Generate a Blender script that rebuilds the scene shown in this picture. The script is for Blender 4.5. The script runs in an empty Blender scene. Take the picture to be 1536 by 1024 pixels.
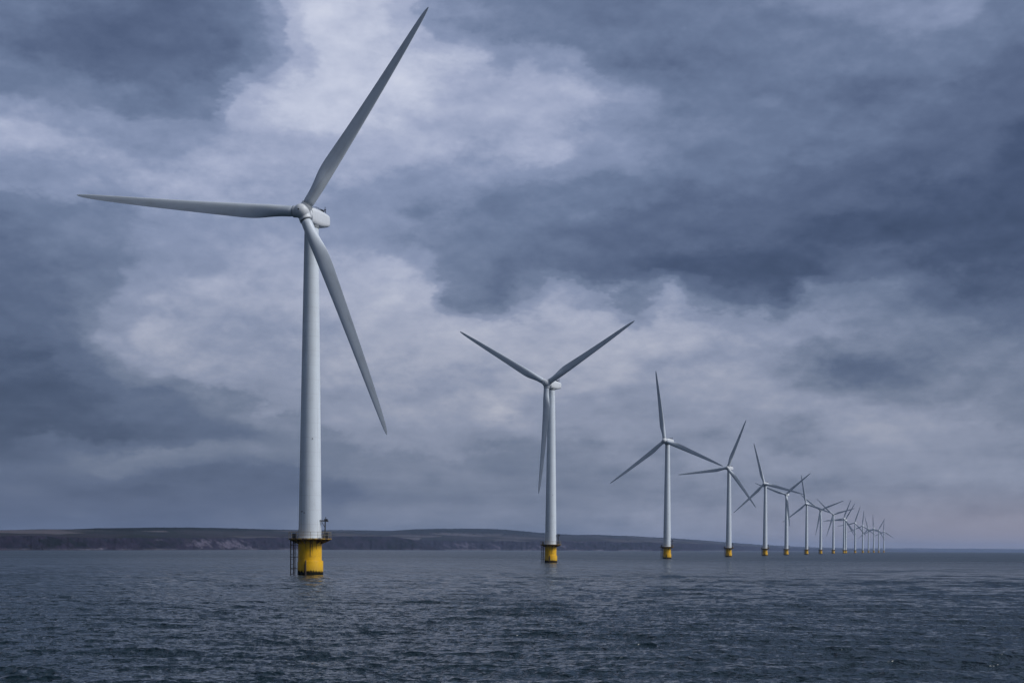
import bpy, bmesh, math, random
import numpy as np
from mathutils import Vector, Matrix, Euler
PI = math.pi
R_ = math.radians
random.seed(7)
rng = np.random.default_rng(7)

scene = bpy.context.scene
COL = scene.collection
scene.render.engine = 'CYCLES'
scene.cycles.use_denoising = True
scene.cycles.denoiser = 'OPENIMAGEDENOISE'
scene.cycles.denoising_input_passes = 'RGB_ALBEDO_NORMAL'
scene.cycles.max_bounces = 6
scene.cycles.diffuse_bounces = 2
scene.cycles.glossy_bounces = 3
scene.cycles.volume_bounces = 0
scene.cycles.sample_clamp_direct = 1.0
scene.cycles.sample_clamp_indirect = 2.0
scene.cycles.caustics_reflective = False
scene.cycles.caustics_refractive = False
scene.view_settings.view_transform = 'Standard'
scene.view_settings.look = 'None'
scene.view_settings.exposure = 0.5
scene.view_settings.gamma = 1.0

# ------------------------------------------------------------------ camera
FOC, HORIZON, ROLL, CAM_H = 2000.0, 823.3, 0.005, 5.3      # focal length and horizon row in pixels of the 1536 wide photo
cam_d = bpy.data.cameras.new("camera")
cam = bpy.data.objects.new("camera", cam_d)
COL.objects.link(cam)
cam_d.sensor_width = 36.0
cam_d.lens = 36.0 * FOC / 1536.0
cam_d.shift_y = (HORIZON - 512.0) / 1536.0
cam_d.clip_start = 0.5
cam_d.clip_end = 60000.0
c_, s_ = math.cos(ROLL), math.sin(ROLL)
cam.matrix_world = Matrix(((c_, -s_, 0, 0), (0, 0, -1, 0), (s_, c_, 0, CAM_H), (0, 0, 0, 1)))
scene.camera = cam

# ------------------------------------------------------------------ small helpers
def tag(o, label=None, cat=None, group=None, kind=None):
    if label: o['label'] = label
    if cat: o['category'] = cat
    if group: o['group'] = group
    if kind: o['kind'] = kind
    return o

def link_mesh(name, verts, faces, mat, parent=None, smooth=True, mats=None):
    me = bpy.data.meshes.new(name)
    me.from_pydata([tuple(v) for v in verts], [], faces)
    me.update()
    o = bpy.data.objects.new(name, me)
    COL.objects.link(o)
    if mat: me.materials.append(mat)
    if smooth:
        me.polygons.foreach_set('use_smooth', [True] * len(me.polygons))
    if parent: o.parent = parent
    return o

def auto_sharp(o, deg=35):
    me = o.data
    bm = bmesh.new(); bm.from_mesh(me)
    lim = R_(deg)
    for e in bm.edges:
        if len(e.link_faces) == 2 and e.calc_face_angle(0) > lim:
            e.smooth = False
    bm.to_mesh(me); bm.free()

class MB:
    """collects simple solids into one mesh"""
    def __init__(self): self.v = []; self.f = []
    def add(self, vs, fs):
        n = len(self.v)
        self.v += [tuple(x) for x in vs]; self.f += [tuple(i + n for i in f) for f in fs]
    def box(self, lo, hi, rot=0.0, piv=(0, 0)):
        x0, y0, z0 = lo; x1, y1, z1 = hi
        vs = [(x, y, z) for z in (z0, z1) for (x, y) in ((x0, y0), (x1, y0), (x1, y1), (x0, y1))]
        if rot:
            c, s = math.cos(rot), math.sin(rot)
            vs = [(piv[0] + (x - piv[0]) * c - (y - piv[1]) * s, piv[1] + (x - piv[0]) * s + (y - piv[1]) * c, z) for x, y, z in vs]
        self.add(vs, [(0, 3, 2, 1), (4, 5, 6, 7), (0, 1, 5, 4), (1, 2, 6, 5), (2, 3, 7, 6), (3, 0, 4, 7)])
    def tube(self, pts, r, n=8, closed=False):
        pts = [Vector(p) for p in pts]; m = len(pts); rings = []
        for i, p in enumerate(pts):
            a = pts[i - 1] if (i > 0 or closed) else p
            b = pts[(i + 1) % m] if (i < m - 1 or closed) else p
            d = (b - a).normalized()
            up = Vector((0, 0, 1)) if abs(d.z) < .9 else Vector((1, 0, 0))
            s = d.cross(up).normalized(); t = d.cross(s)
            rr = r[i] if isinstance(r, (list, tuple)) else r
            rings.append([p + (s * math.cos(2 * PI * k / n) + t * math.sin(2 * PI * k / n)) * rr for k in range(n)])
        vs = [v for ring in rings for v in ring]; fs = []
        for i in range(m if closed else m - 1):
            j = (i + 1) % m
            for k in range(n):
                l = (k + 1) % n
                fs.append((i * n + k, i * n + l, j * n + l, j * n + k))
        if not closed:
            fs.append(tuple(range(n - 1, -1, -1))); fs.append(tuple((m - 1) * n + k for k in range(n)))
        self.add(vs, fs)
    def lathe(self, prof, n=48, axis='z', caps=True, a0=0.0, a1=2 * PI, mtx=None):
        """prof: list of (r, h)"""
        full = abs(a1 - a0 - 2 * PI) < 1e-6
        cols = n if full else n + 1
        vs = []
        for r, h in prof:
            for k in range(cols):
                a = a0 + (a1 - a0) * k / n
                p = Vector((r * math.cos(a), r * math.sin(a), h))
                if axis == 'y': p = Vector((r * math.cos(a), h, -r * math.sin(a)))
                if mtx: p = mtx @ p
                vs.append(p)
        fs = []
        for i in range(len(prof) - 1):
            for k in range(n):
                l = (k + 1) % cols
                fs.append((i * cols + k, i * cols + l, (i + 1) * cols + l, (i + 1) * cols + k))
        if caps and full:
            fs.append(tuple(range(cols - 1, -1, -1)))
            fs.append(tuple((len(prof) - 1) * cols + k for k in range(cols)))
        self.add(vs, fs)
    def build(self, name, mat, parent=None, smooth=True, sharp=35):
        o = link_mesh(name, self.v, self.f, mat, parent, smooth)
        bm = bmesh.new(); bm.from_mesh(o.data); bmesh.ops.recalc_face_normals(bm, faces=bm.faces); bm.to_mesh(o.data); bm.free()
        if smooth: auto_sharp(o, sharp)
        return o

def empty(name, loc):
    o = bpy.data.objects.new(name, None); COL.objects.link(o); o.location = loc
    o.empty_display_size = 1.0
    return o

# ------------------------------------------------------------------ node helpers
class NT:
    def __init__(self, tree): self.t = tree; self.n = tree.nodes; self.l = tree.links
    def node(self, typ, **kw):
        nd = self.n.new(typ)
        for k, v in kw.items(): setattr(nd, k, v)
        return nd
    def put(self, sock, v):
        if isinstance(v, bpy.types.NodeSocket): self.l.new(v, sock)
        elif v is not None: sock.default_value = v
    def math(self, op, a, b=None, c=None, clamp=False):
        nd = self.n.new('ShaderNodeMath'); nd.operation = op; nd.use_clamp = clamp
        for i, v in enumerate((a, b, c)):
            if v is not None: self.put(nd.inputs[i], v)
        return nd.outputs[0]
    def vmath(self, op, a, b=None, c=None):
        nd = self.n.new('ShaderNodeVectorMath'); nd.operation = op
        for i, v in enumerate((a, b, c)):
            if v is not None: self.put(nd.inputs[i], v)
        return nd.outputs['Value'] if op in ('DOT_PRODUCT', 'LENGTH', 'DISTANCE') else nd.outputs['Vector']
    def noise(self, vec, scale, detail=4, rough=.5, dist=0.0, out='Fac', dim='3D', w=None):
        nd = self.n.new('ShaderNodeTexNoise'); nd.noise_dimensions = dim
        self.put(nd.inputs['Vector'], vec)
        nd.inputs['Scale'].default_value = scale; nd.inputs['Detail'].default_value = detail
        nd.inputs['Roughness'].default_value = rough; nd.inputs['Distortion'].default_value = dist
        return nd.outputs['Color' if out == 'Color' else 0]
    def smooth(self, x, a, b):
        nd = self.n.new('ShaderNodeMapRange'); nd.interpolation_type = 'SMOOTHSTEP'
        self.put(nd.inputs['Value'], x); nd.inputs['From Min'].default_value = a; nd.inputs['From Max'].default_value = b
        return nd.outputs['Result']
    def lin(self, x, a, b, c=0.0, d=1.0):
        nd = self.n.new('ShaderNodeMapRange')
        self.put(nd.inputs['Value'], x)
        for k, v in zip(('From Min', 'From Max', 'To Min', 'To Max'), (a, b, c, d)): nd.inputs[k].default_value = v
        return nd.outputs['Result']
    def mix(self, f, a, b):
        nd = self.n.new('ShaderNodeMix'); nd.data_type = 'RGBA'
        self.put(nd.inputs[0], f); self.put(nd.inputs[6], a); self.put(nd.inputs[7], b)
        return nd.outputs[2]
    def ramp(self, x, stops, interp='LINEAR'):
        nd = self.n.new('ShaderNodeValToRGB'); cr = nd.color_ramp; cr.interpolation = interp
        while len(cr.elements) < len(stops): cr.elements.new(0.5)
        for e, (p, c) in zip(cr.elements, stops):
            e.position = p; e.color = (c[0], c[1], c[2], 1)
        self.put(nd.inputs[0], x)
        return nd.outputs[0]
    def sep(self, v):
        nd = self.n.new('ShaderNodeSeparateXYZ'); self.put(nd.inputs[0], v); return nd.outputs
    def comb(self, x, y, z=0.0):
        nd = self.n.new('ShaderNodeCombineXYZ')
        for i, v in enumerate((x, y, z)): self.put(nd.inputs[i], v)
        return nd.outputs[0]

def srgb(r, g, b):
    f = lambda c: ((c / 255 + .055) / 1.055) ** 2.4 if c > 10 else c / 255 / 12.92
    return (f(r), f(g), f(b), 1.0)

def new_mat(name):
    m = bpy.data.materials.new(name); m.use_nodes = True
    nt = NT(m.node_tree)
    return m, nt, m.node_tree.nodes['Principled BSDF']

# ------------------------------------------------------------------ light: a heavy overcast sky with a weak low sun behind cloud on the right
SUN_AZ, SUN_EL = R_(107), R_(40)          # azimuth measured from +Y (view direction) towards +X (right)
world = bpy.data.worlds.new("World"); scene.world = world
world.use_nodes = True
W = NT(world.node_tree)
bgn = world.node_tree.nodes['Background']
try:
    world.cycles.sampling_method = 'MANUAL'; world.cycles.sample_map_resolution = 512
except Exception:
    pass

def sky_xy(px, py):
    """photo pixel -> (azimuth, tan elevation) scaled by the focal length"""
    u = (px - 768) / FOC; v = (HORIZON - py) / FOC
    return math.atan(u) * FOC, v / math.hypot(1, u) * FOC

tc = W.node('ShaderNodeTexCoord')
D = W.vmath('NORMALIZE', tc.outputs['Generated'])
dx, dy, dz = W.sep(D)
hyp = W.math('SQRT', W.math('ADD', W.math('MULTIPLY', dx, dx), W.math('ADD', W.math('MULTIPLY', dy, dy), 1e-5)))
az = W.math('MULTIPLY', W.math('ARCTAN2', dx, dy), FOC)
el = W.math('MULTIPLY', W.math('DIVIDE', W.math('ABSOLUTE', dz), hyp), FOC)
# cloud layer coordinates: the layer lies flat overhead, so it closes up towards the horizon
den = W.math('ADD', W.math('ABSOLUTE', dz), .34)
cl = W.comb(W.math('DIVIDE', dx, den), W.math('DIVIDE', dy, den), 0.0)
puff = W.vmath('MULTIPLY', D, (1.0, 1.0, 1.9))     # rounder cloud detail
warp = W.vmath('SUBTRACT', W.noise(cl, 2.6, 7, .60, 0.3, out='Color'), (.5, .5, .5))
warp2 = W.vmath('SUBTRACT', W.noise(W.vmath('ADD', puff, (7.3, 2.1, 0)), 14.0, 8, .64, 0.0, out='Color'), (.5, .5, .5))
pos = W.comb(az, el, 0.0)
pos = W.vmath('ADD', pos, W.vmath('MULTIPLY', warp, (120.0, 75.0, 0.0)))
pos = W.vmath('ADD', pos, W.vmath('MULTIPLY', warp2, (150.0, 105.0, 0.0)))
wx, wy, wz = W.sep(pos)
# thickness of the cloud deck: how much light each band of elevation lets through, along the azimuth
DECK = [
 (30, [(0,120),(50,115),(150,108),(250,104),(350,110),(405,136),(430,158),(475,172),(530,168),(560,172),(620,155),(680,126),(760,118),(850,111),(950,109),(1050,114),(1150,124),(1250,131),(1350,134),(1450,134),(1536,132)]),
 (100, [(0,110),(50,104),(150,92),(250,92),(330,103),(390,120),(440,150),(480,168),(520,174),(560,168),(600,175),(680,164),(745,138),(790,148),(840,140),(900,115),(1000,105),(1100,112),(1200,120),(1300,119),(1400,120),(1536,108)]),
 (160, [(0,116),(50,117),(150,117),(230,104),(300,116),(350,156),(420,170),(500,176),(600,170),(700,160),(800,160),(880,152),(950,135),(1050,115),(1150,109),(1250,107),(1350,107),(1450,104),(1536,92)]),
 (230, [(0,146),(50,150),(150,146),(250,141),(350,151),(450,156),(600,156),(700,148),(800,152),(900,136),(1000,125),(1100,117),(1200,110),(1300,104),(1400,98),(1536,82)]),
 (300, [(0,138),(50,141),(150,146),(250,151),(350,151),(450,148),(550,141),(650,134),(750,120),(850,121),(950,114),(1050,108),(1150,103),(1250,94),(1350,87),(1450,84),(1536,80)]),
 (350, [(0,112),(50,114),(150,120),(250,131),(350,141),(450,142),(550,136),(650,123),(750,113),(850,104),(950,98),(1050,93),(1150,88),(1250,84),(1350,80),(1450,84),(1536,77)]),
 (400, [(0,106),(50,109),(150,115),(250,131),(350,141),(420,146),(500,152),(560,158),(620,142),(680,116),(780,106),(850,102),(950,86),(1050,82),(1150,78),(1210,82),(1280,96),(1350,95),(1440,82),(1536,79)]),
 (440, [(0,100),(50,103),(130,113),(195,138),(300,147),(400,146),(500,156),(600,162),(650,152),(700,112),(750,102),(800,120),(850,146),(900,136),(940,108),(985,138),(1040,104),(1100,88),(1165,82),(1215,122),(1300,122),(1400,103),(1460,88),(1536,88)]),
 (500, [(0,92),(50,94),(100,103),(155,132),(230,151),(300,146),(400,145),(500,146),(600,155),(700,159),(800,159),(900,160),(1000,154),(1100,143),(1200,136),(1300,124),(1400,113),(1536,102)]),
 (560, [(0,83),(50,84),(110,94),(200,124),(290,145),(400,141),(500,146),(600,146),(700,148),(800,152),(900,147),(1000,142),(1100,147),(1190,128),(1270,98),(1350,102),(1450,116),(1536,120)]),
 (620, [(0,76),(50,77),(150,87),(250,97),(350,108),(430,140),(500,141),(600,146),(690,141),(740,150),(800,143),(900,141),(1000,131),(1100,142),(1200,131),(1300,126),(1400,126),(1536,120)]),
 (660, [(0,74),(50,74),(150,82),(250,88),(350,98),(450,114),(550,131),(650,131),(800,131),(1000,125),(1100,119),(1200,114),(1300,132),(1400,126),(1536,122)]),
 (690, [(0,84),(60,92),(150,108),(260,114),(350,110),(450,117),(600,122),(800,119),(1000,120),(1200,127),(1400,132),(1536,125)]),
 (740, [(0,90),(50,90),(200,88),(400,94),(600,110),(800,112),(1000,118),(1200,117),(1400,117),(1536,117)]),
 (790, [(0,98),(50,97),(200,94),(400,104),(600,119),(800,120),(1000,124),(1200,120),(1400,126),(1536,128)]),
]
VLO, VHI = 55.0, 212.0
xn = W.math('PINGPONG', W.math('MULTIPLY_ADD', wx, 1 / 1536.0, .5 + (768 - 768) / 1536.0), 1.0)
t = None
elev = [sky_xy(768, y)[1] for y, _ in DECK]
for i, (yy, row) in enumerate(DECK):
    r = W.ramp(xn, [(math.atan((x - 768) / FOC) * FOC / 1536.0 + .5, ((124 + (v - 120) * 1.10 + (9 if yy > 640 and x > 900 else 0) - (8 if x > 1500 and yy < 60 else 0) - VLO) / (VHI - VLO),) * 3) for x, v in row], 'EASE')
    rs = W.n.new('ShaderNodeRGBToBW'); W.put(rs.inputs[0], r); r = rs.outputs[0]
    if t is None: t = r
    else: t = W.math('ADD', W.math('MULTIPLY', W.math('SUBTRACT', r, t), W.smooth(wy, elev[i - 1], elev[i])), t)
# billows, lit from above: compare the cloud with the cloud a little higher up
def billow(off, sc, det, up):
    c0 = W.vmath('ADD', puff, off)
    a = W.noise(c0, sc, det, .60, 0.0); b2 = W.noise(W.vmath('ADD', c0, (0, 0, up / sc)), sc, det, .60, 0.0)
    return W.math('SUBTRACT', a, .5), W.math('SUBTRACT', a, b2)
f1, l1 = billow((3.1, 9.4, 0), 10.0, 7, .30)
f2, l2 = billow((13.1, 5.4, 0), 26.0, 5, .35)
calm = W.lin(t, .16, .53, .45, 1.0)              # the heavy cloud is smoother inside
t = W.math('MULTIPLY_ADD', W.math('MULTIPLY', f1, calm), 0.182, t)
t = W.math('MULTIPLY_ADD', f2, 0.050, t)
STEP = .14                                   # overlapping sheets of cloud: firm torn edges, even inside
xs = W.math('DIVIDE', t, STEP)
sheet = W.math('MULTIPLY', W.math('ADD', W.math('FLOOR', xs), W.smooth(W.math('FRACT', xs), .22, .78)), STEP)
t = W.math('MULTIPLY_ADD', W.math('SUBTRACT', sheet, t), .50, t)
t = W.math('MULTIPLY_ADD', W.math('MULTIPLY', l1, calm), 0.248, t)
bars = W.noise(W.vmath('MULTIPLY', D, (1.0, 1.0, 6.5)), 9.0, 6, .58, .15)     # thin layers seen edge-on low down
t = W.math('MULTIPLY_ADD', W.math('MULTIPLY', W.math('SUBTRACT', bars, .5), W.smooth(el, 420.0, 150.0)), 0.215, t)
t = W.math('MULTIPLY_ADD', W.math('MULTIPLY', l2, W.smooth(el, 60.0, 260.0)), 0.182, t)
G = lambda r, g, b: srgb(r, g, b)
def stop(v, c): return ((v - VLO) / (VHI - VLO), srgb(*c))
cloud = W.ramp(t, [stop(60, (46, 60, 88)), stop(80, (66, 80, 110)), stop(100, (86, 100, 130)), stop(120, (105, 120, 150)), stop(145, (134, 147, 177)), stop(165, (164, 173, 200)), stop(190, (198, 204, 224)), stop(212, (226, 229, 240))])
low = W.ramp(t, [stop(60, (47, 60, 86)), stop(80, (67, 80, 107)), stop(100, (88, 101, 128)), stop(120, (110, 121, 144)), stop(145, (141, 149, 171)), stop(165, (168, 172, 188)), stop(190, (204, 204, 211)), stop(212, (230, 228, 230))])
cloud = W.mix(W.smooth(el, 560.0, 160.0), cloud, low)
warm = W.math('MULTIPLY', W.smooth(el, 110.0, 15.0), W.smooth(az, 150.0, 800.0))
cloud = W.mix(W.math('MULTIPLY', warm, .75), cloud, srgb(152, 145, 157))     # faint pink low on the right
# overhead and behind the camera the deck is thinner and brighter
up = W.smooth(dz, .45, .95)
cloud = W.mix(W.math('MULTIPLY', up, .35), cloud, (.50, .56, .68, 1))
# unseen sky shaped to light the towers from the right, dimmed left and behind
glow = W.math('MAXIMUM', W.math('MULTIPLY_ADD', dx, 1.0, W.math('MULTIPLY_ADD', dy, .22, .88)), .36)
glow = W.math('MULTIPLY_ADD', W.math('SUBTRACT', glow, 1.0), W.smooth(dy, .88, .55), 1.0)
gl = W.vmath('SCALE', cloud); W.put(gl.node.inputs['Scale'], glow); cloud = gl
sky = W.node('ShaderNodeTexSky', sky_type='NISHITA')
sky.sun_disc = False; sky.sun_elevation = SUN_EL; sky.sun_rotation = SUN_AZ
sky.air_density = 1.0; sky.dust_density = 2.0; sky.altitude = 0
skyc = W.vmath('SCALE', sky.outputs[0]); skyc.node.inputs['Scale'].default_value = 1.0
# strength of the Background is 0.1: the clear sky behind keeps its own radiance, the cloud is given in units of 10
cl10 = W.vmath('SCALE', cloud); cl10.node.inputs['Scale'].default_value = 10.0 / 2 ** .5
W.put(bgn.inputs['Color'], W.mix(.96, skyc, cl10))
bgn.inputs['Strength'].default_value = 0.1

sd = bpy.data.lights.new("sun", 'SUN'); sun = bpy.data.objects.new("sun", sd); COL.objects.link(sun)
sd.energy = 1.5; sd.angle = R_(20); sd.color = (1.0, .98, .95)
sdir = Vector((math.sin(SUN_AZ) * math.cos(SUN_EL), math.cos(SUN_AZ) * math.cos(SUN_EL), math.sin(SUN_EL)))
sun.rotation_euler = sdir.to_track_quat('Z', 'Y').to_euler()

# ------------------------------------------------------------------ materials
def mat_white(name, base=(.74, .77, .79), rough=.42, streak=.10, weld=False):
    m, nt, bs = new_mat(name)
    tcn = nt.node('ShaderNodeTexCoord'); P = tcn.outputs['Object']
    x, y, z = nt.sep(P)
    st = nt.noise(nt.comb(nt.math('MULTIPLY', x, 2.2), nt.math('MULTIPLY', y, 2.2), nt.math('MULTIPLY', z, .09)), 1.0, 5, .6)
    bl = nt.noise(P, .35, 4, .55)
    f = nt.math('ADD', nt.math('MULTIPLY', nt.smooth(st, .48, .78), streak * 2), nt.math('MULTIPLY', nt.smooth(bl, .45, .75), streak))
    col = nt.mix(f, (*base, 1), (.36, .37, .36, 1))
    if weld:
        w = nt.math('ABSOLUTE', nt.math('SUBTRACT', nt.math('FRACT', nt.math('DIVIDE', z, 2.9)), .5))
        wn = nt.noise(nt.comb(0.0, 0.0, nt.math('FLOOR', nt.math('DIVIDE', z, 2.9))), 3.7, 0)
        col = nt.mix(nt.math('MULTIPLY', nt.smooth(w, .022, .008), .16), col, (.25, .25, .24, 1))
        col = nt.mix(nt.lin(wn, .3, .7, 0.0, .10), col, (.50, .53, .56, 1))
        low = nt.math('MULTIPLY', nt.smooth(z, 22.0, 7.0), nt.smooth(st, .42, .70))
        col = nt.mix(nt.math('MULTIPLY', low, .35), col, (.40, .38, .32, 1))
    nt.put(bs.inputs['Base Color'], col)
    nt.put(bs.inputs['Roughness'], nt.lin(bl, .3, .7, rough - .06, rough + .1))
    return m
M = {}
M['white'] = mat_white('white_paint')
M['tower'] = mat_white('tower_paint', (.76, .83, .88), .42, .12, True)
M['blade'] = mat_white('blade_gelcoat', (.69, .75, .80), .32, .18)

m, nt, bs = new_mat('yellow_paint'); M['yellow'] = m
P = nt.node('ShaderNodeTexCoord').outputs['Object']
x, y, z = nt.sep(P)
ang = nt.math('ARCTAN2', y, x)
run = nt.noise(nt.comb(nt.math('MULTIPLY', nt.math('COSINE', ang), 5.5), nt.math('MULTIPLY', nt.math('SINE', ang), 5.5), nt.math('MULTIPLY', z, .10)), 1.0, 5, .65)
fadez = nt.smooth(z, 1.0, 7.4)
rust = nt.smooth(nt.math('MULTIPLY_ADD', fadez, .12, run), .62, .74)
blot = nt.noise(P, 1.1, 6, .62)
ycol = nt.mix(nt.smooth(blot, .38, .72), (.84, .47, .005, 1), (.70, .37, .008, 1))
ycol = nt.mix(nt.math('MULTIPLY', rust, .6), ycol, (.11, .055, .018, 1))
lowstain = nt.smooth(nt.math('MULTIPLY_ADD', nt.math('SUBTRACT', blot, .5), 2.4, z), 2.4, .6)
ycol = nt.mix(nt.math('MULTIPLY', lowstain, .4), ycol, (.30, .20, .03, 1))
rag = nt.noise(nt.comb(nt.math('MULTIPLY', nt.math('COSINE', ang), 9.0), nt.math('MULTIPLY', nt.math('SINE', ang), 9.0), nt.math('MULTIPLY', z, .6)), 1.0, 4, .6)
weed = nt.smooth(nt.math('MULTIPLY_ADD', nt.math('SUBTRACT', rag, .5), 2.0, z), .92, .72)
ycol = nt.mix(weed, ycol, (.012, .012, .008, 1))
nt.put(bs.inputs['Base Color'], ycol)
nt.put(bs.inputs['Roughness'], nt.lin(weed, 0, 1, .48, .8)); nt.put(bs.inputs['Specular IOR Level'], nt.lin(weed, 0, 1, .25, .05))

def mat_plain(name, col, rough, var=.25, scale=2.0, metal=0.0, col2=None, th=(.45, .7)):
    m, nt, bs = new_mat(name)
    P = nt.node('ShaderNodeTexCoord').outputs['Object']
    n = nt.noise(P, scale, 5, .6)
    c2 = col2 or tuple(c * (1 - var) for c in col)
    nt.put(bs.inputs['Base Color'], nt.mix(nt.smooth(n, *th), (*col, 1), (*c2, 1)))
    bs.inputs['Roughness'].default_value = rough; bs.inputs['Metallic'].default_value = metal
    return m
M['deck'] = mat_plain('platform_steel', (.44, .26, .03), .6, scale=1.6, col2=(.10, .06, .03), th=(.40, .62))
M['rail'] = mat_plain('rail_galvanised', (.30, .27, .20), .5, scale=1.5, col2=(.16, .12, .07))
M['dark'] = mat_plain('dark_steel', (.045, .05, .055), .5, scale=3.0)
M['rusty'] = mat_plain('rusty_steel', (.085, .055, .04), .7, scale=2.5, col2=(.03, .025, .02))
M['grey'] = mat_plain('grey_seal', (.22, .24, .25), .5, scale=2.0)

# ------------------------------------------------------------------ the wind turbine
HUBZ = 71.9          # rotor axis above the water
OVER = 4.5           # rotor centre ahead of the tower axis
ROT_R = 46.0
PLAT = 7.35

root = empty('wind_turbine', (0, 0, 0))

b = MB()             # yellow transition piece standing in the sea, wider grouted sleeve at the foot
b.lathe([(2.45, -6), (2.45, 2.55), (2.37, 2.75), (2.37, PLAT - .32)], 64)
b.lathe([(2.46, -6), (2.66, -6), (2.66, 2.72), (2.60, 2.86), (2.46, 2.90)], 52, caps=False, a0=R_(-106), a1=R_(150))
foundation = b.build('foundation', M['yellow'], root)

b = MB()             # boat landing: two fender tubes, ladder between, stays to the foundation
for (x0, y0) in ((-3.78, -.55), (-3.15, -.95)):
    b.tube([(x0, y0, -3), (x0, y0, PLAT - .35)], .10, 8)
    for z in (1.3, 3.6, 6.0):
        b.tube([(x0, y0, z), (x0 * .60, y0 * .60, z)], .06, 6)
for z in np.arange(.2, 6.9, .98):
    b.tube([(-3.78, -.55, z), (-3.15, -.95, z)], .05, 6)
b.tube([(-2.84, -.98, -3), (-2.84, -.98, PLAT - .35)], .09, 8)
for z in np.arange(.2, 6.9, .98):
    b.tube([(-3.15, -.95, z + .3), (-2.84, -.98, z + .3)], .045, 6)
b.build('boat_ladder', M['rusty'], foundation)
b = MB()
b.tube([(-.42, -2.62, 2.95), (-.42, -2.78, 2.75), (-.40, -2.80, -3)], .13, 10)
b.tube([(-.62, -2.66, 2.2), (-.62, -2.70, -3)], .07, 8)
b.build('cable_pipe', M['rusty'], foundation)
b = MB()
b.tube([(.50, -2.40, PLAT - .4), (.50, -2.40, 3.9), (.72, -2.36, 3.78)], .035, 6)
b.build('conduit', M['rusty'], foundation)
b = MB()
b.tube([(1.62, -1.84, PLAT - .4), (1.62, -1.84, 5.2)], .03, 6)
b.build('conduit', M['rusty'], foundation)

b = MB()             # working platform
b.lathe([(2.36, PLAT - .30), (4.15, PLAT - .30), (4.33, PLAT - .20), (4.33, PLAT), (2.36, PLAT)], 16, caps=False)
for k in range(12):  # brackets below the deck
    a = 2 * PI * (k + .5) / 12
    c, s = math.cos(a), math.sin(a)
    w = Vector((-s, c, 0)) * .05
    q = [Vector((c * 2.38, s * 2.38, PLAT - .31)), Vector((c * 3.95, s * 3.95, PLAT - .31)), Vector((c * 3.95, s * 3.95, PLAT - .45)), Vector((c * 2.38, s * 2.38, PLAT - 1.15))]
    b.add([p + w for p in q] + [p - w for p in q], [(0, 1, 2, 3), (7, 6, 5, 4), (0, 4, 5, 1), (1, 5, 6, 2), (2, 6, 7, 3), (3, 7, 4, 0)])
platform = b.build('platform', M['deck'], root, sharp=20)
b = MB()
ring = lambda r, z, n=48: [(r * math.cos(2 * PI * k / n), r * math.sin(2 * PI * k / n), z) for k in range(n)]
b.tube(ring(4.24, PLAT + 1.28), .036, 6, True)
b.tube(ring(4.24, PLAT + .68), .028, 6, True)
for k in range(18):
    a = 2 * PI * k / 18
    b.tube([(4.24 * math.cos(a), 4.24 * math.sin(a), PLAT - .02), (4.24 * math.cos(a), 4.24 * math.sin(a), PLAT + 1.28)], .035, 6)
b.build('railing', M['rail'], platform)
b = MB()             # davit crane
b.tube([(3.12, -.5, PLAT), (3.12, -.5, PLAT + 3.55)], [.15, .11], 10)
b.tube([(3.75, -.5, PLAT + 3.50), (1.55, -1.0, PLAT + 3.62)], [.16, .09], 8)
b.box((2.95, -.78, PLAT + 3.40), (3.62, -.22, PLAT + 3.92))
b.tube([(3.22, -.5, PLAT + 3.9), (3.22, -.5, PLAT + 4.35)], .07, 8)
b.tube([(3.10, -.5, PLAT + 2.2), (2.35, -.82, PLAT + 3.52)], .06, 6)
b.build('davit_crane', M['dark'], platform)
b = MB()             # cabinets on the deck
b.box((2.75, .35, PLAT + .004), (3.55, 1.35, PLAT + 1.15))
b.build('deck_cabinet', M['dark'], platform); b = MB()
b.box((2.80, -1.9, PLAT + .004), (3.3, -1.2, PLAT + .85), .3, (3, -1.5))
b.build('deck_cabinet', M['dark'], platform); b = MB()
b.box((-3.55, -.2, PLAT + .004), (-2.85, .8, PLAT + .95))
b.build('deck_cabinet', M['dark'], platform)

TOPZ = HUBZ - 1.75
b = MB()             # tapered tubular tower with flange seams
prof = [(2.44, PLAT + .003), (2.44, PLAT + .16), (2.30, PLAT + .17)]
def tr(z):
    u = (z - PLAT) / (TOPZ - PLAT)
    return 2.30 - (2.30 - 1.40) * (u ** 1.08)
for z in np.linspace(PLAT + .5, TOPZ, 40):
    prof.append((tr(z), z))
b.lathe(prof, 64)
tower = b.build('tower', M['tower'], root)
for z in (24.0, 44.0):
    b = MB()
    b.lathe([(tr(z) - .01, z - .05), (tr(z) + .012, z - .045), (tr(z) + .012, z + .045), (tr(z) - .01, z + .05)], 64, caps=False)
    b.build('flange', M['tower'], tower)
b = MB(); b.lathe([(tr(TOPZ) - .02, TOPZ - .5), (1.50, TOPZ - .45), (1.50, TOPZ + .12), (1.0, TOPZ + .14)], 48, caps=False)
b.build('flange', M['grey'], tower)
for (aa, z0, z1, w) in ((R_(-128), PLAT + 5.3, PLAT + 5.42, .5), (R_(-112), PLAT + 5.05, PLAT + 5.16, .32), (R_(-70), 27.2, 27.35, .2)):
    r = tr(z0) - .03
    b = MB()             # small dark brackets on the tower wall
    b.box((r, -w / 2, z0), (r + .09, w / 2, z1), aa)
    b.build('bracket', M['dark'], tower)

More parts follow.
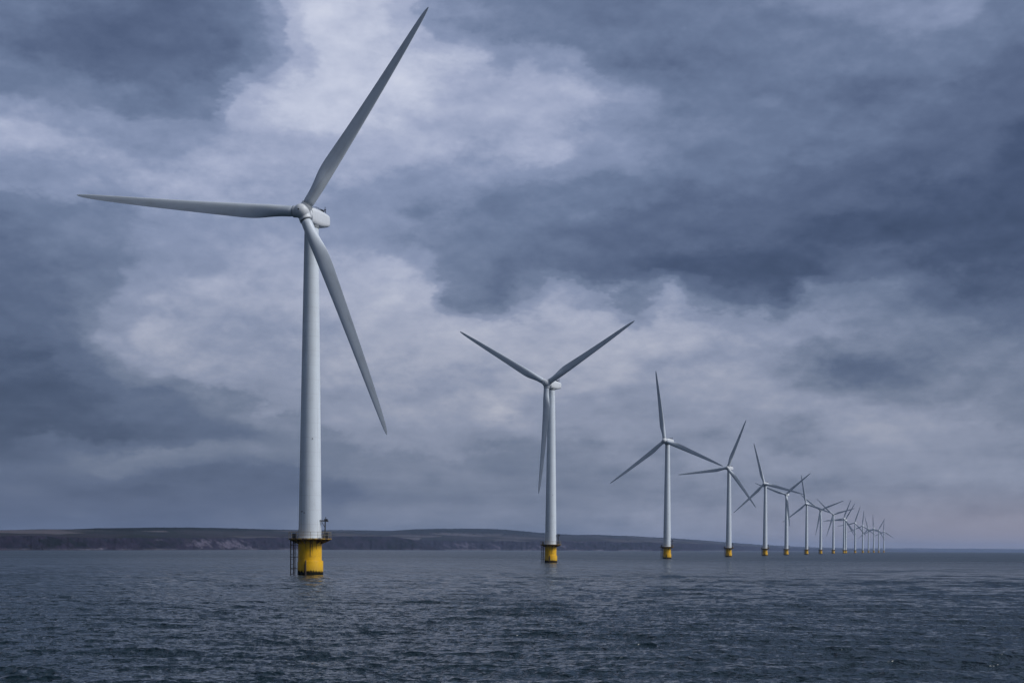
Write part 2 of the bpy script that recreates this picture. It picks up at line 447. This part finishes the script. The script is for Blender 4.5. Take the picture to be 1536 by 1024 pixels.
# nacelle, forward is -Y
b = MB()
secs = [  # y, half width, bottom z, top z, exponent
    (-2.42, 1.42, -1.42, 1.42, 2.6), (-2.36, 1.58, -1.62, 1.60, 3.0), (-2.0, 1.66, -1.74, 1.72, 3.4), (-.5, 1.72, -1.82, 1.80, 3.8),
    (1.8, 1.70, -1.72, 1.74, 4.2), (3.6, 1.62, -1.42, 1.58, 4.4), (4.9, 1.54, -1.14, 1.44, 4.4), (5.25, 1.46, -1.04, 1.36, 4.0), (5.38, 1.30, -.90, 1.22, 3.6)]
N = 40; vs = []; fs = []
for (yy, hw, zb, zt, ex) in secs:
    zc, hh = (zb + zt) / 2, (zt - zb) / 2
    for k in range(N):
        a = 2 * PI * k / N
        c, s = math.cos(a), math.sin(a)
        vs.append((hw * math.copysign(abs(c) ** (2 / ex), c), yy, zc + hh * math.copysign(abs(s) ** (2 / ex), s)))
for i in range(len(secs) - 1):
    for k in range(N):
        l = (k + 1) % N
        fs.append((i * N + k, i * N + l, (i + 1) * N + l, (i + 1) * N + k))
fs.append(tuple(range(N))); fs.append(tuple((len(secs) - 1) * N + k for k in range(N - 1, -1, -1)))
b.add(vs, fs)
nacelle = b.build('nacelle', M['white'], root, sharp=50)
b = MB()             # grab rail, cooler and hatch on the roof
for xx in (-.95, .95):
    b.tube([(xx, .2, 1.78), (xx, .2, 2.12), (xx, 4.4, 2.02), (xx, 4.4, 1.48)], .045, 6)
    for yy in (1.3, 2.4, 3.5): b.tube([(xx, yy, 1.74), (xx, yy, 2.10)], .04, 6)
b.tube([(-.95, .2, 2.12), (.95, .2, 2.12)], .04, 6); b.tube([(-.95, 4.4, 2.02), (.95, 4.4, 2.02)], .04, 6)
b.build('roof_rail', M['dark'], nacelle)
b = MB(); b.box((-.6, 1.0, 1.75), (.6, 2.2, 1.98)); b.build('roof_hatch', M['grey'], nacelle)
b = MB(); b.box((-.8, 3.2, 1.70), (.8, 3.75, 2.22)); b.build('roof_cooler', M['dark'], nacelle)
b = MB()
b.tube([(.7, 4.6, 1.4), (.7, 4.6, 3.05)], .04, 6); b.tube([(.4, 4.6, 2.75), (1.0, 4.6, 2.75)], .03, 6)
b.box((.55, 4.45, 2.3), (.85, 4.75, 2.5))
b.build('wind_sensor', M['dark'], nacelle)
b = MB(); b.tube([(-.7, 4.8, 1.4), (-.7, 4.8, 2.4)], .04, 6); b.build('aerial', M['dark'], nacelle)

# hub with spinner; rotor centre at its origin, forward -Y
b = MB()
prof = [(1.30, 2.10), (1.30, .2), (1.44, .15), (1.50, -.1), (1.50, -.5), (1.44, -.9), (1.28, -1.35), (1.0, -1.7), (.62, -1.95), (.2, -2.07), (.02, -2.08)]
b.lathe([(r, h) for r, h in prof], 48, axis='y')
for k in range(3):
    mt = Matrix.Rotation(k * 2 * PI / 3, 4, 'Y')
    b.lathe([(1.19, .4), (1.19, 1.74), (1.15, 1.78)], 40, mtx=mt, caps=True)
hub = b.build('hub', M['white'], root, sharp=40)
b = MB(); b.tube([(0, -2.06, 0), (0, -2.11, 0)], .16, 12); b.build('nose_cap', M['dark'], hub)
for k in range(3):
    mt = Matrix.Rotation(k * 2 * PI / 3, 4, 'Y')
    b = MB(); b.lathe([(1.12, 1.74), (1.17, 1.75), (1.17, 1.86), (1.12, 1.87)], 40, mtx=mt, caps=False)
    b.build('seal_ring', M['grey'], hub)
b = MB(); b.lathe([(1.31, .86), (1.325, .865), (1.325, .93), (1.31, .935)], 48, axis='y', caps=False)
b.build('seal_ring', M['grey'], hub)

def blade_mesh():
    st = [  # r, chord, thickness ratio, blend to aerofoil, twist
        (1.5, 2.22, 1.0, 0, 0), (3.0, 2.18, 1.0, .0, 15), (4.4, 2.24, .95, .12, 15), (6.0, 2.50, .78, .4, 14.5), (7.6, 2.82, .60, .75, 13.5), (9.2, 3.02, .46, .95, 12.5),
        (11, 3.04, .39, 1, 11), (14, 2.86, .32, 1, 9), (18, 2.60, .27, 1, 6.8), (22, 2.36, .24, 1, 5), (27, 2.08, .21, 1, 3.2), (32, 1.80, .19, 1, 1.8),
        (37, 1.47, .18, 1, .8), (41, 1.15, .17, 1, .2), (43.6, .88, .16, 1, 0), (45.0, .60, .16, 1, 0), (45.7, .34, .16, 1, 0), (46.0, .10, .16, 1, 0)]
    K = 28; vs = []; fs = []
    for (r, c, th, bl, tw) in st:
        beta = -R_(tw * .55 + 1.0)
        pre = -(math.tan(R_(1.8)) * r + 2.55 * (r / 46.0) ** 2)        # cone and pre-bend, upwind
        axis = .5 + (.34 - .5) * bl                                    # pitch axis along the chord from the leading edge
        for k in range(K):
            a = 2 * PI * k / K
            xc = .5 - .5 * math.cos(a)           # 0 leading, 1 trailing
            yt = 5 * (.2969 * math.sqrt(xc) - .126 * xc - .3516 * xc ** 2 + .2843 * xc ** 3 - .1036 * xc ** 4)
            side = 1 if a <= PI else -1
            camb = .02 * 4 * xc * (1 - xc)
            ya = side * yt * th + camb * bl
            yc = .5 * math.sin(a)
            yy = (yc * (1 - bl) + ya * bl) * c
            xx = (axis - xc) * c                 # leading edge towards +X
            X = xx * math.cos(beta) - (-yy) * math.sin(beta) * -1 * 0 - yy * math.sin(beta) * -1
            Y = -xx * math.sin(beta) + yy * math.cos(beta)
            vs.append((X, Y + pre, r))
    for i in range(len(st) - 1):
        for k in range(K):
            l = (k + 1) % K
            fs.append((i * K + k, i * K + l, (i + 1) * K + l, (i + 1) * K + k))
    fs.append(tuple(range(K))); fs.append(tuple((len(st) - 1) * K + k for k in range(K)))
    return vs, fs
b = MB(); b.add(*blade_mesh())
blade0 = b.build('blade', M['blade'], hub, sharp=60)
mod = blade0.modifiers.new('sub', 'SUBSURF'); mod.levels = 2; mod.render_levels = 2
dg = bpy.context.evaluated_depsgraph_get()
me2 = bpy.data.meshes.new_from_object(blade0.evaluated_get(dg)); blade0.modifiers.clear(); blade0.data = me2
me2.polygons.foreach_set('use_smooth', [True] * len(me2.polygons))
for k in (1, 2):
    c = blade0.copy(); COL.objects.link(c); c.parent = hub; c.rotation_euler = (0, k * 2 * PI / 3, 0)

FINE = {'railing', 'roof_hatch', 'roof_cooler', 'aerial', 'nose_cap', 'boat_ladder', 'cable_pipe', 'conduit', 'davit_crane', 'deck_cabinet', 'flange', 'bracket', 'roof_rail', 'wind_sensor', 'seal_ring'}
TINY = {'railing', 'roof_hatch', 'roof_cooler', 'aerial', 'nose_cap', 'cable_pipe', 'conduit', 'flange', 'bracket', 'roof_rail', 'wind_sensor', 'seal_ring', 'deck_cabinet'}
def base_name(o): return o.name.split('.')[0]
def copy_tree(o, parent=None, skip=()):
    c = o.copy(); COL.objects.link(c)
    if parent: c.parent = parent
    for ch in o.children:
        if base_name(ch) not in skip: copy_tree(ch, c, skip)
    return c

TURB = [  # photo x of the tower foot, distance in units of the first, scale, yaw, rotor radius, rotor phase, label
    (464.9, 1.00, .986, 14.5, 46.1, 36.2, 'nearest and largest white wind turbine on a yellow foundation, one blade pointing straight left'),
    (826.0, 2.04, 1, 27, 44.7, 61.0, 'second nearest white wind turbine, blades in a Y with one hanging down beside its tower'),
    (1000.5, 3.09, 1, 30, 43.0, 353.4, 'third nearest white wind turbine, one blade standing almost straight up'),
    (1093.0, 4.09, 1, 25, 41.1, 22.9, 'fourth nearest white wind turbine, one blade pointing left and one up to the right'),
    (1147.6, 5.05, 1, 25, 42, 346, 'white wind turbine right behind the fourth one, fifth from the left in the row'),
    (1179.5, 6.00, 1, 25, 39, 51, 'white wind turbine sixth from the left, standing between the fifth and seventh towers'),
    (1209.8, 7.19, 1, 25, 42, 351, 'white wind turbine seventh from the left, upper blade leaning slightly left'),
    (1231.0, 8.30, 1, 25, 42, 69, 'small white wind turbine eighth from the left, blades in a Y with one hanging down'),
    (1250.0, 9.30, 1, 25, 42, 75, 'small white wind turbine ninth from the left, just before the two overlapping towers'),
    (1265.9, 10.4, 1, 25, 42, 22, 'small distant wind turbine, left one of the two overlapping towers'),
    (1268.6, 10.9, 1, 25, 42, 30, 'small distant wind turbine, right one of the two overlapping towers'),
    (1282.5, 12.0, 1, 25, 42, 19, 'small distant wind turbine just right of the two overlapping towers, sixth from the far end'),
    (1294.0, 13.4, 1, 25, 42, 6, 'tiny distant wind turbine fifth from the far end of the row'),
    (1302.7, 15.3, 1, 25, 42, 105, 'tiny distant wind turbine fourth from the far end of the row'),
    (1310.5, 15.0, 1, 25, 42, 358, 'tiny distant wind turbine third from the far end of the row, one blade upright'),
    (1318.0, 16.0, 1, 25, 42, 29, 'tiny distant wind turbine, last but one at the far end of the row'),
    (1325.6, 17.3, 1, 25, 42, 3, 'tiny distant wind turbine, last one at the far right end of the row'),
]
Z1 = 264.8
TRIM = (.975, 1.055, 1.035)
for i, (px, n, sc, yaw, rr, ph, lab) in enumerate(TURB):
    o = root if i == 0 else copy_tree(root, None, () if n < 5.5 else (TINY if n < 9.5 else FINE))
    Y = Z1 * n; X = (px - 768) / FOC * Y
    o.location = (X, Y, 0); o.scale = (sc,) * 3
    tag(o, lab, 'wind turbine', 'wind turbines standing in a row in the sea')
    ya, ti = R_(yaw), R_(2.0)
    for ch in o.children:
        bn = base_name(ch)
        if bn == 'hub':
            ch.rotation_mode = 'YXZ'; ch.rotation_euler = (-ti, R_(ph), -ya)
            ch.location = (-math.sin(ya) * OVER * math.cos(ti), -math.cos(ya) * OVER * math.cos(ti), HUBZ + OVER * math.sin(ti) - .12)
            for bl in ch.children:
                if base_name(bl) == 'blade': bl.scale = (1, 1, rr / sc / 46.0 * (TRIM[round(bl.rotation_euler.y / (2 * PI / 3))] if i == 0 else 1.0))
        elif bn == 'nacelle':
            ch.rotation_mode = 'YXZ'; ch.rotation_euler = (R_(2.5) if i == 0 else 0, 0, -ya - R_(5 if i == 0 else 7)); ch.location = (0, 0, HUBZ - .05)

# ------------------------------------------------------------------ the sea: real waves near, the same sheet runs to the horizon
def wave_field():
    comps = []
    g = np.random.default_rng(11)
    wind = R_(262)                              # waves run towards the camera, a little across
    for i in range(190):
        lam = .35 * (12.0 / .35) ** (i / 189.0) * g.uniform(.93, 1.07)
        th = wind + g.normal(0, .30 + .35 * (lam < 1.2))
        k = 2 * PI / lam
        amp = .0038 * lam ** .92 * math.exp(-(lam / 5.0) ** 2) * g.uniform(.5, 1.4)
        comps.append((k * math.cos(th), k * math.sin(th), amp, g.uniform(0, 2 * PI), lam))
    for i in range(26):                         # longer crests of the wind sea
        lam = 2.6 * (11.0 / 2.6) ** (i / 25.0) * g.uniform(.95, 1.05)
        th = wind + g.normal(0, .13); k = 2 * PI / lam
        comps.append((k * math.cos(th), k * math.sin(th), .0034 * lam * g.uniform(.5, 1.5), g.uniform(0, 2 * PI), lam))
    return comps
COMPS = wave_field()

NR, NC = 1200, 1100
R0, R1 = 36.0, 26000.0
inv = np.linspace(1 / R0, 1 / R1, NR)
rad = 1 / inv
azs = np.linspace(-.45, .45, NC)
RR, AA = np.meshgrid(rad, azs, indexing='ij')
XX = (RR * np.sin(AA)); YY = (RR * np.cos(AA)); ZZ = np.zeros_like(XX); DXX = np.zeros_like(XX); DYY = np.zeros_like(XX)
dr = np.gradient(rad)
step = np.abs(dr)[:, None]
for kx, ky, a, p, lam in COMPS:
    fade = np.clip((lam - .9 * step) / (.9 * step), 0, 1)
    rows = np.nonzero(fade[:, 0] > 0)[0]
    if len(rows) == 0: continue
    r_ = slice(rows[0], rows[-1] + 1)
    arg = kx * XX[r_] + ky * YY[r_] + p
    f = fade[r_]
    ZZ[r_] += f * a * np.cos(arg)
    kk = math.hypot(kx, ky)
    s = f * a * np.sin(arg) * 1.5
    DXX[r_] -= s * kx / kk; DYY[r_] -= s * ky / kk
# patches of rougher and calmer water
verts = np.stack([XX + DXX, YY + DYY, ZZ], -1).reshape(-1, 3)
idx = np.arange(NR * NC).reshape(NR, NC)
quads = np.stack([idx[:-1, :-1], idx[:-1, 1:], idx[1:, 1:], idx[1:, :-1]], -1).reshape(-1, 4)[:, ::-1]
# coarse remainder of the sheet: round the back of the camera, and the disc below it
cb = np.linspace(.45, 2 * PI - .45, 60)
extra_v = [(0, 0, 0)]; extra_f = []
n0 = len(verts)
rings = (R0, 300, 2000, R1)
for r in rings:
    for a in cb: extra_v.append((r * math.sin(a), r * math.cos(a), -.05))
for q in range(len(rings) - 1):
    for k in range(len(cb) - 1):
        i0 = n0 + 1 + q * 60 + k; i1 = i0 + 60
        extra_f.append((i0, i0 + 1, i1 + 1, i1))
for k in range(len(cb) - 1): extra_f.append((n0, n0 + 1 + k + 1, n0 + 1 + k, n0))
front = [int(x) for x in idx[0]]
fan = [(n0, a, b_) for a, b_ in zip(front[1:], front[:-1])]
me = bpy.data.meshes.new('sea')
allv = np.concatenate([verts, np.array(extra_v)])
tri = [(f[0], f[1], f[2]) for f in extra_f if f[0] == f[3]] + fan
qd = np.array([f for f in extra_f if f[0] != f[3]])
qall = np.concatenate([quads, qd])
me.vertices.add(len(allv)); me.vertices.foreach_set('co', allv.astype(np.float32).ravel())
loops = np.concatenate([qall.ravel(), np.array(tri).ravel()]).astype(np.int32)
npoly = len(qall) + len(tri)
starts = np.concatenate([np.arange(len(qall)) * 4, len(qall) * 4 + np.arange(len(tri)) * 3]).astype(np.int32)
me.loops.add(len(loops)); me.loops.foreach_set('vertex_index', loops)
me.polygons.add(npoly); me.polygons.foreach_set('loop_start', starts)
me.update(calc_edges=True)
me.polygons.foreach_set('use_smooth', np.ones(npoly, dtype=bool))
me.validate()
nz = np.empty(npoly * 3, dtype=np.float32); me.polygons.foreach_get('normal', nz)
if nz.reshape(-1, 3)[:1000, 2].mean() < 0: me.flip_normals()
sea = bpy.data.objects.new('sea', me); COL.objects.link(sea); tag(sea, kind='structure')

m, nt, bs = new_mat('sea_water'); me.materials.append(m)
P = nt.node('ShaderNodeTexCoord').outputs['Object']
bs.inputs['Base Color'].default_value = (.009, .022, .031, 1)
bs.inputs['IOR'].default_value = 1.333; bs.inputs['Specular IOR Level'].default_value = .36
patch = nt.noise(nt.vmath('MULTIPLY', P, (.006, .012, 0)), 1.0, 4, .55)
nt.put(bs.inputs['Roughness'], nt.math('ADD', nt.lin(patch, .35, .65, .04, .09), nt.math('MULTIPLY', nt.smooth(nt.vmath('LENGTH', P), 90.0, 900.0), .24)))   # far out the chop is too small for the mesh
w1 = nt.noise(nt.vmath('MULTIPLY', P, (1.0, 1.25, 1)), 1.0, 3, .55, .2)
w2 = nt.noise(nt.vmath('MULTIPLY', P, (3.6, 4.4, 1)), 1.0, 2, .5, .2)
w0 = nt.noise(nt.vmath('MULTIPLY', P, (.16, .26, 1)), 1.0, 3, .6, .2)
hgt = nt.math('MULTIPLY_ADD', w2, .035, nt.math('MULTIPLY', w1, .52))
hgt = nt.math('MULTIPLY_ADD', w0, nt.math('MULTIPLY', nt.smooth(nt.vmath('LENGTH', P), 80.0, 260.0), 1.5), hgt)
bp = nt.node('ShaderNodeBump'); bp.inputs['Strength'].default_value = 1.0; bp.inputs['Distance'].default_value = 1.0
nt.put(bp.inputs['Height'], hgt); nt.put(bs.inputs['Normal'], bp.outputs[0])

# ------------------------------------------------------------------ the coast
def hor(px): return HORIZON + ROLL * (px - 768)
def vnoise(x, seed, octaves=4):
    """1-D value noise"""
    x = np.asarray(x, float); out = np.zeros_like(x); amp = 1.0; tot = 0
    for o in range(octaves):
        g = np.random.default_rng(seed + o); tb = g.uniform(-1, 1, 4096)
        i = np.floor(x).astype(int); f = x - i; f = f * f * (3 - 2 * f)
        out += amp * (tb[i % 4096] * (1 - f) + tb[(i + 1) % 4096] * f); tot += amp
        amp *= .5; x = x * 2.03 + 17.3
    return out / tot
def vnoise2(x, y, seed, octaves=4):
    x = np.asarray(x, float); y = np.asarray(y, float); out = np.zeros(np.broadcast(x, y).shape); amp = 1.0; tot = 0
    for o in range(octaves):
        g = np.random.default_rng(seed + o); tb = g.uniform(-1, 1, (256, 256))
        i = np.floor(x).astype(int); j = np.floor(y).astype(int)
        f = x - i; h = y - j; f = f * f * (3 - 2 * f); h = h * h * (3 - 2 * h)
        A = tb[i % 256, j % 256]; B = tb[(i + 1) % 256, j % 256]; Cc = tb[i % 256, (j + 1) % 256]; Dd = tb[(i + 1) % 256, (j + 1) % 256]
        out += amp * ((A * (1 - f) + B * f) * (1 - h) + (Cc * (1 - f) + Dd * f) * h); tot += amp
        amp *= .5; x = x * 2.03 + 11.7; y = y * 2.03 + 5.1
    return out / tot

def grid_mesh(name, X, Y, Z, attrs, mat):
    nr, nc = X.shape
    vs = np.stack([X, Y, Z], -1).reshape(-1, 3)
    idx = np.arange(nr * nc).reshape(nr, nc)
    q = np.stack([idx[:-1, :-1], idx[:-1, 1:], idx[1:, 1:], idx[1:, :-1]], -1).reshape(-1, 4)
    me = bpy.data.meshes.new(name)
    me.vertices.add(len(vs)); me.vertices.foreach_set('co', vs.astype(np.float32).ravel())
    me.loops.add(q.size); me.loops.foreach_set('vertex_index', q.astype(np.int32).ravel())
    me.polygons.add(len(q)); me.polygons.foreach_set('loop_start', (np.arange(len(q)) * 4).astype(np.int32))
    me.update(calc_edges=True)
    me.polygons.foreach_set('use_smooth', np.ones(len(q), dtype=bool))
    for k, v in attrs.items():
        at = me.attributes.new(k, 'FLOAT', 'POINT'); at.data.foreach_set('value', v.astype(np.float32).ravel())
    me.validate()
    nz = np.empty(len(q) * 3, dtype=np.float32); me.polygons.foreach_get('normal', nz)
    if nz.reshape(-1, 3)[:, 2].mean() < 0: me.flip_normals()
    me.materials.append(mat)
    o = bpy.data.objects.new(name, me); COL.objects.link(o)
    return o

def mat_land(name):
    m, nt, bs = new_mat(name)
    def att(n):
        a = nt.node('ShaderNodeAttribute'); a.attribute_name = n; return a.outputs['Fac']
    P = nt.node('ShaderNodeTexCoord').outputs['Object']
    n1 = nt.noise(nt.vmath('MULTIPLY', P, (.02, .02, .05)), 1.0, 6, .6)
    n2 = nt.noise(nt.vmath('MULTIPLY', P, (.07, .07, .15)), 1.0, 6, .65)
    vo = nt.node('ShaderNodeTexVoronoi'); nt.put(vo.inputs['Vector'], nt.vmath('MULTIPLY', P, (.0042, .0024, 0))); vo.inputs['Scale'].default_value = 1.0
    vr = nt.sep(vo.outputs['Color'])
    field = nt.ramp(vr[0], [(0, (.045, .044, .042)), (.3, (.10, .09, .080)), (.5, (.028, .032, .030)), (.7, (.135, .12, .11)), (.85, (.042, .038, .040)), (1, (.115, .105, .095))], 'CONSTANT')
    ve = nt.node('ShaderNodeTexVoronoi'); ve.feature = 'DISTANCE_TO_EDGE'; nt.put(ve.inputs['Vector'], nt.vmath('MULTIPLY', P, (.0042, .0024, 0))); ve.inputs['Scale'].default_value = 1.0
    hedge = nt.smooth(ve.outputs[0], .035, .015)
    field = nt.mix(hedge, field, (.02, .026, .018, 1))
    field = nt.mix(nt.smooth(n2, .55, .75), field, (.06, .06, .04, 1))
    rock = nt.mix(nt.smooth(n1, .35, .65), (.036, .029, .043, 1), (.015, .016, .024, 1))
    rock = nt.mix(nt.smooth(n2, .52, .70), rock, (.024, .024, .023, 1))
    rock = nt.mix(nt.math('MULTIPLY', att('scar'), nt.lin(n2, .35, .6, .15, .65)), rock, (.23, .20, .215, 1))
    rock = nt.mix(att('scrub'), rock, (.010, .014, .014, 1))
    col = nt.mix(att('cliff'), field, rock)
    col = nt.mix(att('woods'), col, (.010, .015, .012, 1))
    col = nt.mix(att('beach'), col, (.26, .24, .23, 1))
    nt.put(bs.inputs['Base Color'], nt.vmath('MULTIPLY', col, (.70, .72, .88))); bs.inputs['Roughness'].default_value = .95
    bs.inputs['Specular IOR Level'].default_value = .02
    return m
M['land'] = mat_land('coast_ground')

WOODS = []        # (x, y, z, size) crowns of the far woods
def coast(name, px0, px1, ncol, shore, cliff_top, ridge, wood, scars, scrubs, seed, depth=.45, hazy=False, beach_w=.35):
    """shore: px -> depth Y; cliff_top / ridge: px -> photo row; wood: px -> share of the slope below the ridge that is wooded"""
    px = np.linspace(px0, px1, ncol)
    u = (px - 768) / FOC
    Ys = np.interp(px, *shore) * (1 + .012 * vnoise(px / 37, seed + 50) + .006 * vnoise(px / 7, seed + 60))
    ct = np.interp(px, *cliff_top) + .9 * vnoise(px / 23, seed, 4)
    rd = np.interp(px, *ridge) + .35 * vnoise(px / 30, seed + 5, 4)
    h = hor(px)
    prof = [-.03, 0.0] + list(np.linspace(.004, .07, 16)) + list(np.linspace(.09, .9, 34)) + [1.0, 1.12, 1.4]
    nr = len(prof)
    X = np.zeros((nr, ncol)); Y = np.zeros_like(X); Z = np.zeros_like(X)
    A = {k: np.zeros_like(X) for k in ('cliff', 'scar', 'scrub', 'woods', 'beach')}
    for j, s in enumerate(prof):
        Yd = Ys * (1 + depth * s)
        # where this row appears in the photo, as a row number
        shore_row = h + CAM_H * FOC / Yd
        if s <= 0: row = shore_row + (2.0 if s < 0 else 0)
        elif s <= .07:
            f = s / .07
            row = shore_row + (ct - shore_row) * np.clip(f, 0, 1) ** .85
        elif s <= .9:
            f = (s - .07) / .83
            row = ct + (rd - ct) * (f ** .8) + .35 * vnoise2(px / 40, np.full_like(px, s * 9), seed + 9)
            row = np.maximum(row, rd + .05)
        elif s <= 1.0: row = rd
        elif s < 1.3: row = rd + 3
        else: row = shore_row + 2
        z = CAM_H + (h - row) / FOC * Yd
        if s <= 0: z = np.full_like(z, -2.0 if s < 0 else -.1)
        if 0 < s <= .07:
            gul = vnoise2(px / 5.0, np.full_like(px, s * 40), seed + 20, 3)
            Yd = Yd * (1 + .0035 * gul)
        X[j] = u * Yd; Y[j] = Yd; Z[j] = z
        inc = np.clip(1 - np.abs(s - .035) / .04, 0, 1) if False else (1.0 if 0 <= s <= .074 else 0.0)
        A['cliff'][j] = inc
        row_n = row
        def field(lst, soft):
            v = np.zeros(ncol)
            for (cx, cy, rx, ry, amp) in lst:
                v = np.maximum(v, amp * np.exp(-(((px - cx) / rx) ** 2 + ((row_n - cy) / ry) ** 2)))
            nn = vnoise2((px - 1.6 * row_n) / 3.2, row_n / 5.0, seed + 33, 4)
            return np.clip((v + 1.0 * nn - .45) / soft, 0, 1)
        A['scar'][j] = field(scars, .25) if scars else 0
        A['scrub'][j] = field(scrubs, .2) if scrubs else 0
        wd = np.interp(px, *wood)
        A['woods'][j] = np.where((s > .95 - .58 * wd + .05 * vnoise(px / 15, seed + 70)) & (wd > .02), 1.0, 0.0)
        if 0 <= s <= .006: A['beach'][j] = beach_w * np.clip(.5 + vnoise(px / 18, seed + 80), 0, 1)
    # woods on the ridge
    for i in range(0, ncol):
        wd = np.interp(px[i], *wood)
        if wd <= .02: continue
        for rep in range(5 if not hazy else 0):
            s = 1.0 - (rep * .14 + random.random() * .16) * min(1, wd * 1.2) if rep else .98
            f = np.interp(s, prof, np.arange(nr)); j = int(f); q = f - j; j2 = min(j + 1, nr - 1)
            WOODS.append((X[j, i] * (1 - q) + X[j2, i] * q, Y[j, i] * (1 - q) + Y[j2, i] * q, Z[j, i] * (1 - q) + Z[j2, i] * q - 1.0, Ys[i] / FOC * random.uniform(.45, 1.0)))
    o = grid_mesh(name, X, Y, Z, A, M['land'])
    return o

near = coast('hills', -1100, 668, 1100,
    shore=([-1100, 0, 200, 400, 520, 600, 668], [1500, 2000, 2500, 3700, 4500, 4900, 5000]),
    cliff_top=([-1100, 0, 60, 150, 200, 280, 330, 400, 470, 540, 590, 617, 637, 655, 668], [800, 803, 804, 806.5, 806.5, 806.5, 807, 806, 805, 803.5, 804, 808.5, 815, 822.5, 825]),
    ridge=([-1100, 0, 60, 105, 150, 235, 290, 330, 400, 470, 500, 560, 590, 617, 637, 655, 668], [790, 794.5, 793.5, 793.5, 791.8, 790.6, 790.8, 791.4, 793.6, 795.3, 797.5, 801.5, 803.5, 808.3, 814.8, 822.4, 825]),
    wood=([-1100, 0, 90, 140, 200, 300, 350, 430, 470, 500, 668], [.3, .16, .2, .5, .6, .5, .45, .3, .22, .3, .25]),
    scars=[(300, 815, 22, 6, 1.0), (345, 816, 20, 6, 1.1), (368, 820, 16, 3, .8), (150, 822, 14, 1.3, .9), (100, 811, 8, 3, .7), (238, 809.5, 9, 1.2, .9), (275, 811, 5, 1.2, .8), (62, 808.5, 8, 1, .6)],
    scrubs=[(85, 812, 34, 8, 1.0), (118, 816, 20, 6, .9), (250, 814, 40, 7, .55), (600, 815, 40, 9, .8), (560, 808, 50, 5, .6), (30, 800, 10, 4, .5)], seed=100)
far = coast('hills', 430, 1420, 800,
    shore=([430, 600, 800, 1000, 1100, 1200, 1420], [5600, 5800, 6200, 7200, 9500, 14000, 22000]),
    cliff_top=([430, 600, 700, 800, 900, 1000, 1060, 1100, 1200, 1300, 1420], [806, 809, 811, 812, 812.5, 814, 816, 818, 822, 824, 826]),
    ridge=([430, 500, 560, 590, 620, 690, 745, 775, 800, 820, 860, 890, 950, 1000, 1050, 1100, 1150, 1200, 1300, 1420], [796, 794.8, 795.5, 796, 793.6, 792.4, 793.2, 795.5, 798, 799.8, 802, 802, 804, 807, 810, 814, 817.5, 820, 823, 825.5]),
    wood=([430, 500, 560, 600, 620, 740, 800, 860, 1000, 1200, 1420], [.2, .2, .15, .2, .6, .6, .4, .25, .3, .3, .2]),
    scars=[(690, 818, 25, 5, .62), (745, 820, 30, 4, .55), (810, 820, 16, 4, .6), (845, 819, 14, 4, .6), (692, 822.6, 8, .8, 1.0), (655, 822.6, 6, .8, .9), (870, 812, 30, 1.4, .6)],
    scrubs=[(920, 817, 80, 4, .6), (1050, 822, 60, 4, .6)], seed=300, beach_w=.5)
headland = coast('hills', 1180, 2700, 500,
    shore=([1180, 1340, 1536, 2700], [24000, 24000, 24000, 22000]),
    cliff_top=([1180, 1340, 1536, 2700], [823.5, 824.5, 825, 824]),
    ridge=([1180, 1240, 1340, 1450, 1536, 2700], [824, 821.8, 821.6, 822.1, 822.9, 819]),
    wood=([1180, 2700], [0, 0]), scars=[], scrubs=[], seed=500, depth=.12, hazy=True, beach_w=.3)
for o in (near, far, headland): tag(o, kind='structure')

# far woods: many small lumpy crowns in one mass
ico = bmesh.new(); bmesh.ops.create_icosphere(ico, subdivisions=1, radius=1.0)
iv = np.array([v.co[:] for v in ico.verts]); fi = np.array([[v.index for v in f.verts] for f in ico.faces]); ico.free()
wv = []; wf = []
for (x, y, z, s) in WOODS:
    k = len(wv) * len(iv)
    jit = iv * (1 + .28 * rng.normal(size=(len(iv), 1)))
    wv.append(jit * np.array([s * 2.0, s * 2.0, s * 1.15]) + np.array([x, y, z])); wf.append(fi + k)
wv = np.concatenate(wv); wf = np.concatenate(wf)
me = bpy.data.meshes.new('woods')
me.vertices.add(len(wv)); me.vertices.foreach_set('co', wv.astype(np.float32).ravel())
me.loops.add(wf.size); me.loops.foreach_set('vertex_index', wf.astype(np.int32).ravel())
me.polygons.add(len(wf)); me.polygons.foreach_set('loop_start', (np.arange(len(wf)) * 3).astype(np.int32))
me.update(calc_edges=True)
wm = mat_plain('woodland', (.010, .015, .012), .95, scale=.02, col2=(.016, .021, .013)); me.materials.append(wm)
wm.node_tree.nodes['Principled BSDF'].inputs['Specular IOR Level'].default_value = .02
wo = bpy.data.objects.new('woodland', me); COL.objects.link(wo)
tag(wo, 'dark distant woodland along the top of the coastal hills', 'woodland', kind='stuff')

# ------------------------------------------------------------------ air
b = MB(); b.box((-29000, -29000, -9.0), (29000, 29000, 165.0))
m = bpy.data.materials.new('haze_air'); m.use_nodes = True
nt = NT(m.node_tree); m.node_tree.nodes.remove(m.node_tree.nodes['Principled BSDF'])
pv = nt.node('ShaderNodeVolumePrincipled'); pv.inputs['Color'].default_value = (.52, .68, 1.0, 1); pv.inputs['Density'].default_value = 4.0e-5
nt.l.new(pv.outputs[0], m.node_tree.nodes['Material Output'].inputs['Volume'])
hz = b.build('haze', m, None, smooth=False)
tag(hz, 'thin grey sea haze over the water', 'haze', kind='stuff')
hz.display_type = 'WIRE'
